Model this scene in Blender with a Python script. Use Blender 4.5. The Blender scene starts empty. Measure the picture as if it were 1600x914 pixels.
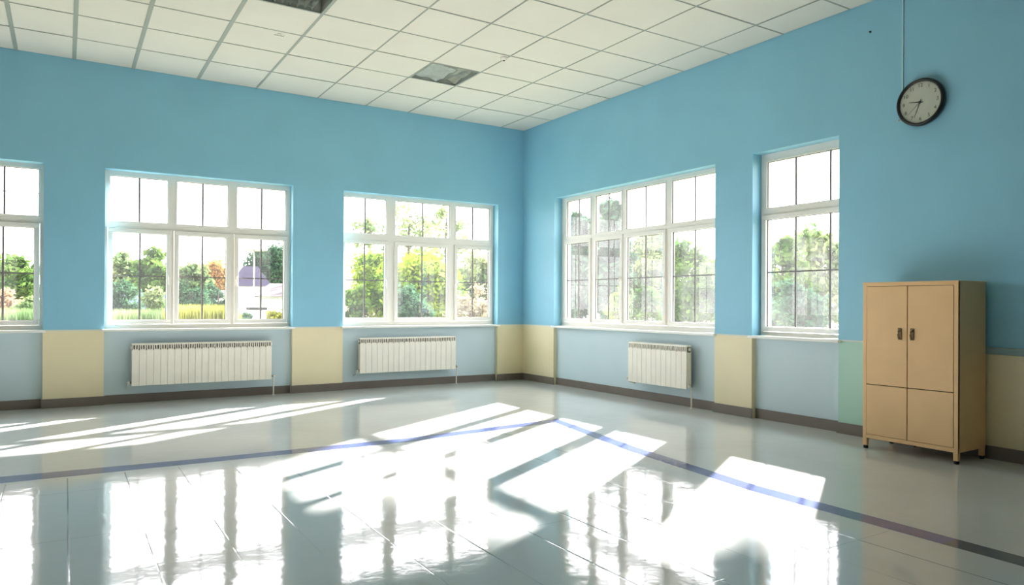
import bpy, bmesh, math, random
from mathutils import Vector, Matrix
random.seed(7)
SC = bpy.context.scene
COL = SC.collection

# ------------------------------------------------------------ camera
F_PX, YAW, CX, CY, HOR, ROLL, PITCH, EYE = 1112.93, 0.560107, -7.48326, -11.53144, 471.56, 0.005498, 0.003113, 1.45
CEIL = 4.79
d = Vector((math.sin(YAW)*math.cos(PITCH), math.cos(YAW)*math.cos(PITCH), math.sin(PITCH)))
r = Vector((math.cos(YAW), -math.sin(YAW), 0)); u = r.cross(d)
r2 = r*math.cos(ROLL)+u*math.sin(ROLL); u2 = -r*math.sin(ROLL)+u*math.cos(ROLL)
cd = bpy.data.cameras.new('camera'); cam = bpy.data.objects.new('camera', cd); COL.objects.link(cam)
M = Matrix((( r2.x, u2.x, -d.x, CX), (r2.y, u2.y, -d.y, CY), (r2.z, u2.z, -d.z, EYE), (0, 0, 0, 1)))
cam.matrix_world = M
cd.sensor_width = 36; cd.lens = 36*F_PX/1600; cd.shift_y = (HOR-457)/1600
cd.clip_start = 0.05; cd.clip_end = 500
SC.camera = cam

# ------------------------------------------------------------ light
SKY_STRENGTH = 4.4
SUN_STRENGTH = 31.0
EXPOSURE = 0.78
w = bpy.data.worlds.new('sky'); SC.world = w; w.use_nodes = True
nt = w.node_tree; bg = nt.nodes['Background']
bg.inputs['Color'].default_value = (0.97, 0.965, 1.0, 1); bg.inputs['Strength'].default_value = SKY_STRENGTH
sd = bpy.data.lights.new('sun', 'SUN'); sd.energy = SUN_STRENGTH; sd.angle = math.radians(0.9); sd.color = (1.0, 0.94, 0.905)
so = bpy.data.objects.new('sun', sd); COL.objects.link(so)
SUN_DIR = Vector((-1.88, -1.12, -1)).normalized()
so.rotation_euler = SUN_DIR.to_track_quat('-Z', 'Y').to_euler(); so.location = (20, 10, 12)
def portal(loc, rot, sx, sy):
    l = bpy.data.lights.new('window_portal', 'AREA'); l.shape = 'RECTANGLE'; l.size = sx; l.size_y = sy; l.energy = 1
    l.cycles.is_portal = True
    o = bpy.data.objects.new('window_portal', l); COL.objects.link(o); o.location = loc; o.rotation_euler = rot
SC.view_settings.view_transform = 'Standard'; SC.view_settings.look = 'None'
SC.view_settings.gamma = 1; SC.view_settings.use_curve_mapping = False; SC.view_settings.exposure = EXPOSURE
SC.cycles.max_bounces = 10; SC.cycles.diffuse_bounces = 7; SC.cycles.glossy_bounces = 4
SC.cycles.transparent_max_bounces = 16; SC.cycles.caustics_reflective = False; SC.cycles.caustics_refractive = False
SC.cycles.sample_clamp_indirect = 12
try:
    SC.cycles.use_denoising = True
except Exception:
    pass

# ------------------------------------------------------------ materials
def lin(c):
    return tuple(((v/255)/12.92 if v/255 <= 0.04045 else ((v/255+0.055)/1.055)**2.4) for v in c)
def mat(name, rgb, rough=0.6, metal=0.0, var=0.0, vscale=6.0, bump=0.0, bscale=40.0, spec=0.5, coat=0.0, rgb2=None, stretch=None):
    m = bpy.data.materials.new(name); m.use_nodes = True
    n = m.node_tree.nodes; l = m.node_tree.links; b = n['Principled BSDF']
    c = lin(rgb)
    b.inputs['Base Color'].default_value = (*c, 1); b.inputs['Roughness'].default_value = rough
    b.inputs['Metallic'].default_value = metal; b.inputs['Specular IOR Level'].default_value = spec
    b.inputs['Coat Weight'].default_value = coat
    tc = n.new('ShaderNodeTexCoord'); vec = tc.outputs['Object']
    if stretch:
        mp = n.new('ShaderNodeMapping'); mp.inputs['Scale'].default_value = stretch; l.new(vec, mp.inputs['Vector']); vec = mp.outputs['Vector']
    if var > 0 or rgb2:
        t = n.new('ShaderNodeTexNoise'); t.inputs['Scale'].default_value = vscale; t.inputs['Detail'].default_value = 5
        l.new(vec, t.inputs['Vector'])
        cr = n.new('ShaderNodeValToRGB'); cr.color_ramp.elements[0].position = 0.32; cr.color_ramp.elements[1].position = 0.68
        a = tuple(v*(1-var) for v in c); e = lin(rgb2) if rgb2 else tuple(min(1, v*(1+var)) for v in c)
        cr.color_ramp.elements[0].color = (*a, 1); cr.color_ramp.elements[1].color = (*e, 1)
        l.new(t.outputs['Fac'], cr.inputs['Fac']); l.new(cr.outputs['Color'], b.inputs['Base Color'])
    if bump > 0:
        t2 = n.new('ShaderNodeTexNoise'); t2.inputs['Scale'].default_value = bscale; t2.inputs['Detail'].default_value = 3
        l.new(vec, t2.inputs['Vector'])
        bp = n.new('ShaderNodeBump'); bp.inputs['Strength'].default_value = bump; bp.inputs['Distance'].default_value = 0.01
        l.new(t2.outputs['Fac'], bp.inputs['Height']); l.new(bp.outputs['Normal'], b.inputs['Normal'])
    return m

M_BLUE = mat('upper_wall_blue_paint', (140, 197, 221), 0.45, var=0.03, vscale=1.2, bump=0.05, bscale=30)
M_LBLUE = mat('niche_pale_blue_paint', (198, 216, 222), 0.5, var=0.02, vscale=2)
M_CREAM = mat('pier_cream_paint', (236, 223, 186), 0.45, var=0.02, vscale=2)
M_MINT = mat('pier_mint_paint', (172, 211, 196), 0.45, var=0.02, vscale=2)
M_TRIMLINE = mat('pier_top_line', (214, 218, 210), 0.5)
M_RAIL = mat('dado_rail_grey_blue', (150, 176, 182), 0.45)
M_BASE = mat('baseboard_taupe', (116, 106, 98), 0.4, var=0.05, vscale=4)
M_FAR = mat('far_wall_darkened', (72, 100, 114), 0.5, var=0.03)  # unseen walls given a dark tone to cut bounce light on the left
M_OUT = mat('outer_plaster', (205, 205, 200), 0.8)
M_TILE = mat('ceiling_tile', (222, 219, 207), 0.85, var=0.02, vscale=1.5, bump=0.03, bscale=120)
M_TBAR = mat('ceiling_grid_metal', (158, 164, 154), 0.5)
M_VINYL = mat('window_white_vinyl', (240, 236, 228), 0.35)
M_MUNTIN = mat('muntin_grey', (128, 122, 122), 0.4)
M_SILL = mat('sill_white', (238, 238, 232), 0.35)
M_GASKET = mat('gasket_dark', (70, 66, 64), 0.6)
M_RAD = mat('radiator_enamel', (244, 238, 224), 0.4, var=0.03, vscale=5, bump=0.08, bscale=50)
M_RADDARK = mat('radiator_recess', (120, 112, 98), 0.6, var=0.2, vscale=30)
M_BRASS = mat('aged_brass', (132, 112, 84), 0.35, metal=0.8)
M_CHROME = mat('valve_metal', (150, 145, 135), 0.35, metal=0.7)
M_PIPE = mat('pipe_white_paint', (225, 220, 210), 0.4)
M_CAB = mat('cabinet_tan_paint', (228, 188, 136), 0.42, var=0.035, vscale=3, bump=0.03, bscale=12)
M_CABGAP = mat('cabinet_gap_dark', (62, 48, 34), 0.8)
M_RUBBER = mat('black_rubber', (22, 22, 22), 0.7)
M_CLKRIM = mat('clock_black_plastic', (20, 24, 24), 0.3)
M_CLKFACE = mat('clock_face_grey', (196, 200, 184), 0.5, var=0.05, vscale=8)
M_CLKINK = mat('clock_ink', (26, 28, 28), 0.5)
M_METALSHEET = mat('fixture_aluminium', (186, 192, 184), 0.3, metal=0.25, var=0.2, vscale=9, bump=0.5, bscale=16)
M_HOUSING = mat('fixture_housing', (186, 190, 182), 0.5, var=0.1, vscale=8)
M_PRISM = mat('fixture_prismatic_sheet', (222, 230, 224), 0.3, var=0.12, vscale=40, bump=0.9, bscale=60)
M_STRIPE = mat('floor_stripe_blue', (82, 94, 142), 0.07, var=0.06, vscale=6)
M_STRIPE2 = mat('floor_stripe_slate', (84, 96, 106), 0.07, var=0.04, vscale=6)

def floor_mat():
    m = bpy.data.materials.new('floor_polished_vinyl'); m.use_nodes = True
    n = m.node_tree.nodes; l = m.node_tree.links; b = n['Principled BSDF']
    geo = n.new('ShaderNodeNewGeometry'); sep = n.new('ShaderNodeSeparateXYZ'); l.new(geo.outputs['Position'], sep.inputs[0])
    def M2(op, a, bb=None, clamp=False):
        x = n.new('ShaderNodeMath'); x.operation = op; x.use_clamp = clamp
        for i, v in enumerate((a, bb)):
            if v is None: continue
            if isinstance(v, (int, float)): x.inputs[i].default_value = v
            else: l.new(v, x.inputs[i])
        return x.outputs[0]
    X, Y = sep.outputs['X'], sep.outputs['Y']
    def lines(v, period, off, width):
        t = M2('MULTIPLY', M2('ADD', v, off), 1/period)
        f = M2('ABSOLUTE', M2('SUBTRACT', M2('FRACT', t), 0.5))
        dist = M2('MULTIPLY', f, period)
        return M2('SUBTRACT', 1, M2('DIVIDE', dist, width), True)
    lx = lines(X, 0.415, 0.415/2+7.46, 0.007); ly = M2('MULTIPLY', lines(Y, 1.26, 1.26/2+6.41, 0.004), 0.6)
    fld = M2('MULTIPLY', M2('LESS_THAN', Y, -4.64), M2('LESS_THAN', X, -2.95))
    # joints are worn: broken up by noise
    tn = n.new('ShaderNodeTexNoise'); tn.inputs['Scale'].default_value = 0.7; tn.inputs['Detail'].default_value = 2
    l.new(geo.outputs['Position'], tn.inputs['Vector'])
    wear = M2('MULTIPLY', M2('SUBTRACT', tn.outputs['Fac'], 0.36), 5, True)
    ln = M2('MULTIPLY', M2('MULTIPLY', M2('MAXIMUM', lx, ly), fld), wear)
    t = n.new('ShaderNodeTexNoise'); t.inputs['Scale'].default_value = 0.9; t.inputs['Detail'].default_value = 6
    l.new(geo.outputs['Position'], t.inputs['Vector'])
    cr = n.new('ShaderNodeValToRGB')
    cr.color_ramp.elements[0].position = 0.3; cr.color_ramp.elements[1].position = 0.7
    cr.color_ramp.elements[0].color = (*lin((197, 200, 197)), 1); cr.color_ramp.elements[1].color = (*lin((206, 209, 206)), 1)
    l.new(t.outputs['Fac'], cr.inputs['Fac'])
    mx = n.new('ShaderNodeMix'); mx.data_type = 'RGBA'; l.new(ln, mx.inputs['Factor']); l.new(cr.outputs['Color'], mx.inputs['A'])
    mx.inputs['B'].default_value = (*lin((112, 116, 110)), 1)
    l.new(mx.outputs['Result'], b.inputs['Base Color'])
    b.inputs['Roughness'].default_value = 0.07; b.inputs['Specular IOR Level'].default_value = 0.75
    # soft waviness, the ripples of a waxed floor
    mp = n.new('ShaderNodeMapping'); mp.inputs['Scale'].default_value = (1.0, 1.0, 1.0); l.new(geo.outputs['Position'], mp.inputs['Vector'])
    t3 = n.new('ShaderNodeTexNoise'); t3.inputs['Scale'].default_value = 5.0; t3.inputs['Detail'].default_value = 3; l.new(mp.outputs['Vector'], t3.inputs['Vector'])
    b1 = n.new('ShaderNodeBump'); b1.inputs['Strength'].default_value = 0.12; b1.inputs['Distance'].default_value = 0.012
    l.new(t3.outputs['Fac'], b1.inputs['Height'])
    b2 = n.new('ShaderNodeBump'); b2.inputs['Strength'].default_value = 0.35; b2.inputs['Distance'].default_value = 0.002; b2.invert = True
    l.new(ln, b2.inputs['Height']); l.new(b1.outputs['Normal'], b2.inputs['Normal']); l.new(b2.outputs['Normal'], b.inputs['Normal'])
    return m
M_FLOOR = floor_mat()

def glass_mat(name, haze, tint=(1, 1, 1)):
    """thin pane: mostly see-through, a fresnel reflection and a film of dust that scatters the sun"""
    m = bpy.data.materials.new(name); m.use_nodes = True
    n = m.node_tree.nodes; l = m.node_tree.links; n.remove(n['Principled BSDF']); out = n['Material Output']
    tr = n.new('ShaderNodeBsdfTransparent'); tr.inputs['Color'].default_value = (*tint, 1)
    gl = n.new('ShaderNodeBsdfGlossy'); gl.inputs['Roughness'].default_value = 0.02
    fr = n.new('ShaderNodeFresnel'); fr.inputs['IOR'].default_value = 1.45
    dust = n.new('ShaderNodeBsdfTranslucent'); dust.inputs['Color'].default_value = (0.9, 0.93, 0.95, 1)
    tc = n.new('ShaderNodeTexCoord'); t = n.new('ShaderNodeTexNoise'); t.inputs['Scale'].default_value = 2.2; t.inputs['Detail'].default_value = 7
    l.new(tc.outputs['Object'], t.inputs['Vector'])
    mr = n.new('ShaderNodeMapRange'); mr.inputs['From Min'].default_value = 0.3; mr.inputs['From Max'].default_value = 0.7
    mr.inputs['To Min'].default_value = haze*0.6; mr.inputs['To Max'].default_value = haze*1.4
    l.new(t.outputs['Fac'], mr.inputs['Value'])
    m1 = n.new('ShaderNodeMixShader'); l.new(mr.outputs['Result'], m1.inputs[0]); l.new(tr.outputs[0], m1.inputs[1]); l.new(dust.outputs[0], m1.inputs[2])
    gg = n.new('ShaderNodeNewGeometry'); iv = n.new('ShaderNodeMath'); iv.operation = 'SUBTRACT'; iv.inputs[0].default_value = 1; l.new(gg.outputs['Backfacing'], iv.inputs[1])
    ml = n.new('ShaderNodeMath'); ml.operation = 'MULTIPLY'; l.new(fr.outputs[0], ml.inputs[0]); l.new(iv.outputs[0], ml.inputs[1])
    m2 = n.new('ShaderNodeMixShader'); l.new(ml.outputs[0], m2.inputs[0]); l.new(m1.outputs[0], m2.inputs[1]); l.new(gl.outputs[0], m2.inputs[2])
    l.new(m2.outputs[0], out.inputs['Surface'])
    return m
M_GLASS_L = glass_mat('window_glass_clear', 0.008)
M_GLASS_R = glass_mat('window_glass_dusty', 0.014)

def leaf_mat(name, c1, c2):
    m = bpy.data.materials.new(name); m.use_nodes = True
    n = m.node_tree.nodes; l = m.node_tree.links; n.remove(n['Principled BSDF']); out = n['Material Output']
    geo = n.new('ShaderNodeNewGeometry'); t = n.new('ShaderNodeTexNoise'); t.inputs['Scale'].default_value = 0.9; t.inputs['Detail'].default_value = 4
    l.new(geo.outputs['Position'], t.inputs['Vector'])
    cr = n.new('ShaderNodeValToRGB'); cr.color_ramp.elements[0].position = 0.38; cr.color_ramp.elements[1].position = 0.62
    cr.color_ramp.elements[0].color = (*lin(c1), 1); cr.color_ramp.elements[1].color = (*lin(c2), 1)
    l.new(t.outputs['Fac'], cr.inputs['Fac'])
    df = n.new('ShaderNodeBsdfDiffuse'); tl = n.new('ShaderNodeBsdfTranslucent'); l.new(cr.outputs[0], df.inputs[0]); l.new(cr.outputs[0], tl.inputs[0])
    mx = n.new('ShaderNodeMixShader'); mx.inputs[0].default_value = 0.35
    l.new(df.outputs[0], mx.inputs[1]); l.new(tl.outputs[0], mx.inputs[2]); l.new(mx.outputs[0], out.inputs['Surface'])
    return m

# ------------------------------------------------------------ helpers
def tag(o, label=None, cat=None, group=None, kind=None):
    if label: o['label'] = label
    if cat: o['category'] = cat
    if group: o['group'] = group
    if kind: o['kind'] = kind
    return o
def wloc(o):
    v = Vector((0, 0, 0))
    while o is not None:
        v += o.location; o = o.parent
    return v
def empty(name, loc, label=None, cat=None, group=None, kind=None):
    o = bpy.data.objects.new(name, None); o.empty_display_size = 0.2; COL.objects.link(o); o.location = loc
    return tag(o, label, cat, group, kind)
class MB:
    """collects shapes in world coordinates; build() links them as one mesh object"""
    def __init__(s): s.bm = bmesh.new(); s.mats = []; s.mi = 0
    def m(s, material):
        if material not in s.mats: s.mats.append(material)
        s.mi = s.mats.index(material); return s
    def _f(s, fs):
        for f in fs: f.material_index = s.mi
    def box(s, x0, x1, y0, y1, z0, z1, bev=0.0, seg=2):
        x0, x1 = sorted((x0, x1)); y0, y1 = sorted((y0, y1)); z0, z1 = sorted((z0, z1))
        v = [s.bm.verts.new(p) for p in ((x0,y0,z0),(x1,y0,z0),(x1,y1,z0),(x0,y1,z0),(x0,y0,z1),(x1,y0,z1),(x1,y1,z1),(x0,y1,z1))]
        fs = [s.bm.faces.new([v[i] for i in q]) for q in ((3,2,1,0),(4,5,6,7),(0,1,5,4),(1,2,6,5),(2,3,7,6),(3,0,4,7))]
        s._f(fs)
        if bev > 0:
            es = list({e for f in fs for e in f.edges})
            rr = bmesh.ops.bevel(s.bm, geom=es, offset=bev, segments=seg, profile=0.5, affect='EDGES')
            s._f(rr['faces'])
        return s
    def prism(s, pts, a, b):
        """polygon of 3D points extruded by vector: pts at a offset and b offset"""
        a = Vector(a); b = Vector(b); n = len(pts)
        v0 = [s.bm.verts.new(Vector(p)+a) for p in pts]; v1 = [s.bm.verts.new(Vector(p)+b) for p in pts]
        fs = [s.bm.faces.new(v0[::-1]), s.bm.faces.new(v1)]
        for i in range(n): fs.append(s.bm.faces.new((v0[i], v0[(i+1) % n], v1[(i+1) % n], v1[i])))
        s._f(fs); return s
    def tube(s, pts, rad, seg=12, rads=None):
        pts = [Vector(p) for p in pts]; rings = []
        for i, p in enumerate(pts):
            t = (pts[min(i+1, len(pts)-1)]-pts[max(i-1, 0)]).normalized()
            a = Vector((0, 0, 1)) if abs(t.z) < 0.9 else Vector((1, 0, 0))
            e1 = t.cross(a).normalized(); e2 = t.cross(e1); rr = rads[i] if rads else rad
            rings.append([s.bm.verts.new(p+rr*(math.cos(2*math.pi*k/seg)*e1+math.sin(2*math.pi*k/seg)*e2)) for k in range(seg)])
        fs = [s.bm.faces.new(rings[0][::-1]), s.bm.faces.new(rings[-1])]
        for a, b in zip(rings, rings[1:]):
            for k in range(seg): fs.append(s.bm.faces.new((a[k], a[(k+1) % seg], b[(k+1) % seg], b[k])))
        s._f(fs)
        for f in fs[2:]: f.smooth = True
        return s
    def lathe(s, c, axis, prof, seg=48):
        """prof: (distance along axis, radius)"""
        axis = Vector(axis); a = Vector((0, 0, 1)) if abs(axis.z) < 0.9 else Vector((1, 0, 0))
        e1 = axis.cross(a).normalized(); e2 = axis.cross(e1); c = Vector(c); rings = []
        for h, rr in prof:
            rings.append([s.bm.verts.new(c+axis*h+max(rr, 1e-5)*(math.cos(2*math.pi*k/seg)*e1+math.sin(2*math.pi*k/seg)*e2)) for k in range(seg)])
        fs = []
        for A, B in zip(rings, rings[1:]):
            for k in range(seg): fs.append(s.bm.faces.new((A[k], A[(k+1) % seg], B[(k+1) % seg], B[k])))
        for f in fs: f.smooth = True
        fs += [s.bm.faces.new(rings[0][::-1]), s.bm.faces.new(rings[-1])]
        s._f(fs); return s
    def build(s, name, material=None, parent=None, label=None, cat=None, group=None, kind=None, loc=None, fixn=True):
        if fixn: bmesh.ops.recalc_face_normals(s.bm, faces=s.bm.faces[:])
        off = wloc(parent) if parent else Vector((0, 0, 0))
        base = Vector(loc) if loc is not None else off.copy()
        if parent is None and loc is None: base = Vector((0, 0, 0))
        for v in s.bm.verts: v.co -= base
        me = bpy.data.meshes.new(name); s.bm.to_mesh(me); s.bm.free()
        for mm in (s.mats or [material]): me.materials.append(mm)
        o = bpy.data.objects.new(name, me); COL.objects.link(o)
        if parent: o.parent = parent
        o.location = base-off
        return tag(o, label, cat, group, kind)

class Wall:
    """maps (s = run from the corner, n = outward depth, z) to the room; side 'L' is y=0, side 'R' is x=0"""
    def __init__(s, side): s.side = side
    def p(s, a, n, z): return Vector((-a, n, z)) if s.side == 'L' else Vector((n, -a, z))
    def box(s, mb, s0, s1, n0, n1, z0, z1, bev=0.0):
        a = s.p(s0, n0, z0); b = s.p(s1, n1, z1); mb.box(a.x, b.x, a.y, b.y, a.z, b.z, bev); return mb
    def ring(s, mb, s0, s1, z0, z1, wd, n0, n1, bev=0.0):
        s.box(mb, s0, s1, n0, n1, z0, z0+wd, bev); s.box(mb, s0, s1, n0, n1, z1-wd, z1, bev)
        s.box(mb, s0, s0+wd, n0, n1, z0+wd, z1-wd, bev); s.box(mb, s1-wd, s1, n0, n1, z0+wd, z1-wd, bev); return mb
WL, WR = Wall('L'), Wall('R')
T = 0.38           # wall thickness
NICHE = 0.07
BAND = 1.06

# ------------------------------------------------------------ shell
XW, YS = -14.5, -15.5     # west and south walls
WINS = {   # name: wall, s0, s1, z0, z1, lower glass, upper glass, zl0, zl1, zu0, zu1
 'window_1': (WL, 7.74, 10.37, 1.065, 3.33, [(7.849,8.54),(8.72,9.39),(9.56,10.26)], [(7.80,8.57),(8.70,9.41),(9.54,10.30)], 1.19,2.455,2.62,3.262),
 'window_2': (WL, 4.40, 7.02, 1.065, 3.335, [(4.505,5.195),(5.382,6.048),(6.215,6.913)], [(4.472,5.217),(5.355,6.072),(6.199,6.95)], 1.19,2.452,2.618,3.262),
 'window_3': (WL, 0.57, 3.57, 1.065, 3.325, [(0.676,1.348),(1.572,2.53),(2.781,3.482)], [(0.655,1.372),(1.503,2.572),(2.745,3.50)], 1.20,2.472,2.65,3.255),
 'window_4': (WR, 1.02, 4.79, 1.065, 3.37, [(1.177,1.833),(1.991,2.651),(2.807,3.631),(3.818,4.68)], [(1.175,1.85),(1.99,2.658),(2.768,3.658),(3.798,4.69)], 1.20,2.53,2.665,3.30),
 'window_5': (WR, 5.41, 6.62, 1.065, 3.40, [(5.50,6.53)], [(5.50,6.53)], 1.18,2.55,2.70,3.295),
}
# floor
mb = MB().m(M_FLOOR); mb.box(XW-0.3, T, YS-0.3, T, -0.3, 0.0); mb.build('floor', kind='structure')
# inlaid border stripe
OL = [(-14.4,-4.27),(-7.93,-4.31),(-6.21,-4.41),(-4.33,-4.43),(-2.20,-4.20)]
IL = [(-14.4,-4.47),(-7.91,-4.56),(-6.24,-4.60),(-4.41,-4.63),(-2.38,-4.41)]
OR = [(-2.20,-4.20),(-2.55,-6.05),(-2.76,-7.72),(-2.77,-9.25)]
IR = [(-2.38,-4.41),(-2.73,-6.12),(-2.93,-7.80),(-2.94,-9.25)]
def strip(mb, A, B):
    for i in range(len(A)-1):
        pts = [(*A[i], 0), (*A[i+1], 0), (*B[i+1], 0), (*B[i], 0)]
        mb.prism(pts, (0, 0, -0.002), (0, 0, 0.0012))
mb = MB().m(M_STRIPE); strip(mb, OL, IL); strip(mb, OR, IR)
mb.m(M_STRIPE2); strip(mb, [(-2.77,-9.25),(-2.78,-15.4)], [(-2.94,-9.25),(-2.98,-15.4)])
mb.build('trim_1', kind='structure')

def band_segments(wall, wins, end):
    segs = []; cur = 0.0
    for (a, b) in sorted(wins):
        segs.append(('pier', cur, a)); segs.append(('niche', a, b)); cur = b
    segs.append(('pier', cur, end)); return segs
def build_wall(wall, name, names, end, mint=None):
    mb = MB(); wins = [(WINS[k][1], WINS[k][2]) for k in names]; z0b = BAND
    for kind, a, b in band_segments(wall, wins, end):
        a0 = -T if (a == 0.0 and wall is WL) else a
        if kind == 'pier':
            if mint and a > 6:
                mb.m(M_MINT); wall.box(mb, a, mint, 0, T, 0, z0b); mb.m(M_CREAM); wall.box(mb, mint, b, 0, T, 0, z0b)
            else:
                mb.m(M_CREAM); wall.box(mb, a0, b, 0, T, 0, z0b)
            mb.m(M_BLUE); wall.box(mb, a0, b, 0, T, z0b, CEIL+0.12)
        else:
            mb.m(M_LBLUE); wall.box(mb, a, b, NICHE, T, 0, BAND-0.03)
            k = [q for q in names if WINS[q][1] == a][0]
            mb.m(M_BLUE); wall.box(mb, a, b, 0, T, WINS[k][4], CEIL+0.12)
    return mb.build(name, kind='structure')
build_wall(WL, 'wall_left', ['window_1', 'window_2', 'window_3'], -XW)
build_wall(WR, 'wall_right', ['window_4', 'window_5'], -YS, mint=7.35)
# far walls behind the camera
def back_wall(name, fixed, axis, lo, hi, opens):
    mb = MB()
    def bx(a, b, z0, z1):
        if axis == 'x': mb.box(fixed-0.3, fixed, a, b, z0, z1)
        else: mb.box(a, b, fixed-0.3, fixed, z0, z1)
    mb.m(M_FAR); bx(lo, hi, 0, 1.06); bx(lo, hi, 3.35, CEIL+0.12)
    cur = lo
    for a, b in opens+[(hi, hi)]:
        if a > cur: bx(cur, a, 1.06, 3.35)
        cur = b
    return mb.build(name, kind='structure')
BACK_X = []
BACK_Y = []
for a_, b_ in BACK_X: portal((XW-0.2, (a_+b_)/2, 2.2), (0, math.radians(-90), 0), 2.3, b_-a_)
for a_, b_ in BACK_Y: portal(((a_+b_)/2, YS-0.2, 2.2), (math.radians(90), 0, 0), b_-a_, 2.3)
back_wall('wall_west', XW, 'x', YS-0.3, T, BACK_X)
back_wall('wall_south', YS, 'y', XW, T, BACK_Y)

# baseboards follow piers and niches
def baseboard(wall, name, names, end):
    mb = MB().m(M_BASE)
    for kind, a, b in band_segments(wall, [(WINS[k][1], WINS[k][2]) for k in names], end):
        n1 = 0.0 if kind == 'pier' else NICHE
        aa = a-0.014 if (kind == 'pier' and a > 0) else a+0.014*(a > 0)
        bb = b+0.014 if (kind == 'pier' and b < end) else b-0.014*(b < end)
        wall.box(mb, max(aa, 0), bb, n1-0.014, n1, 0.0, 0.125, 0.003)
    return mb.build(name, kind='structure')
baseboard(WL, 'baseboard_left', ['window_1', 'window_2', 'window_3'], -XW)
baseboard(WR, 'baseboard_right', ['window_4', 'window_5'], -YS)
# thin light line on top of the piers, and the chair rail right of the cabinet
mb = MB().m(M_TRIMLINE)
for wall, a, b in ((WL, 7.05, 7.71), (WL, 3.60, 4.37), (WL, 0.0, 0.54), (WR, 0.006, 0.99), (WR, 4.82, 5.38), (WR, 6.65, 7.35)):
    wall.box(mb, a, b, -0.006, 0.0, 1.048, 1.064)
mb.build('trim_2', kind='structure')
mb = MB().m(M_RAIL); WR.box(mb, 7.35, 15.5, -0.018, 0, 0.995, 1.055, 0.004); WR.box(mb, 7.35, 15.5, -0.024, 0, 1.04, 1.055, 0.003)
mb.build('trim_3', kind='structure')

# ceiling: lay-in tiles in a metal grid
GX = [-0.52, -1.52, -2.42, -3.20, -4.02, -4.98, -5.82, -6.68, -7.40, -8.06, -8.78, -9.5, -10.2, -10.9, -11.6, -12.3, -13.0, -13.7, -14.4]
GY = [-0.94, -1.80, -2.58, -3.38, -4.20, -5.03, -5.87, -6.75, -7.6, -8.45, -9.3, -10.15, -11.0, -11.85, -12.7, -13.55, -14.4, -15.2]
XS = [0.0]+GX+[XW]; YSS = [0.0]+GY+[YS]
HOLES = {(3, 2), (6, 4)}      # cells (x index, y index) taken by light fittings
mb = MB().m(M_TILE)
rt = random.Random(3)
for i in range(len(XS)-1):
    for j in range(len(YSS)-1):
        if (i, j) in HOLES: continue
        g = 0.008; dz = rt.uniform(0, 0.003)
        x0, x1, y0, y1 = XS[i+1]+g, XS[i]-g, YSS[j+1]+g, YSS[j]-g
        if j == 3 and i == 6: pass
        mb.box(x0, x1, y0, y1, CEIL+0.004+dz, CEIL+0.03)
mb.m(M_TBAR)
for x in GX:
    wd = 0.026 if x < -5.5 else 0.012
    mb.box(x-wd, x+wd, YS, 0, CEIL+0.001, CEIL+0.010) if False else None
def bars():
    for i, x in enumerate(GX):
        wd = 0.024 if x < -5.5 else (0.016 if x < -4.6 else 0.009)
        mb.box(x-wd, x+wd, YS, 0.0, CEIL, CEIL+0.0035)
    for j, y in enumerate(GY):
        for i in range(len(XS)-1):
            mb.box(XS[i+1]+0.012, XS[i]-0.012, y-0.009, y+0.009, CEIL+0.0004, CEIL+0.0034)
bars()
mb.m(M_OUT)
mb.box(XW-0.3, T, YS-0.3, T, CEIL+0.32, CEIL+0.45)
mb.build('ceiling', kind='structure')
# roof slab edge above the walls
mb = MB().m(M_OUT)
mb.box(XW-0.3, T, 0.0, T, CEIL+0.12, CEIL+0.32); mb.box(0.0, T, YS-0.3, 0.0, CEIL+0.12, CEIL+0.32)
mb.box(XW-0.3, XW, YS-0.3, 0.0, CEIL+0.12, CEIL+0.32); mb.box(XW, 0.0, YS-0.3, YS, CEIL+0.12, CEIL+0.32)
mb.build('trim_4', kind='structure')

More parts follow.
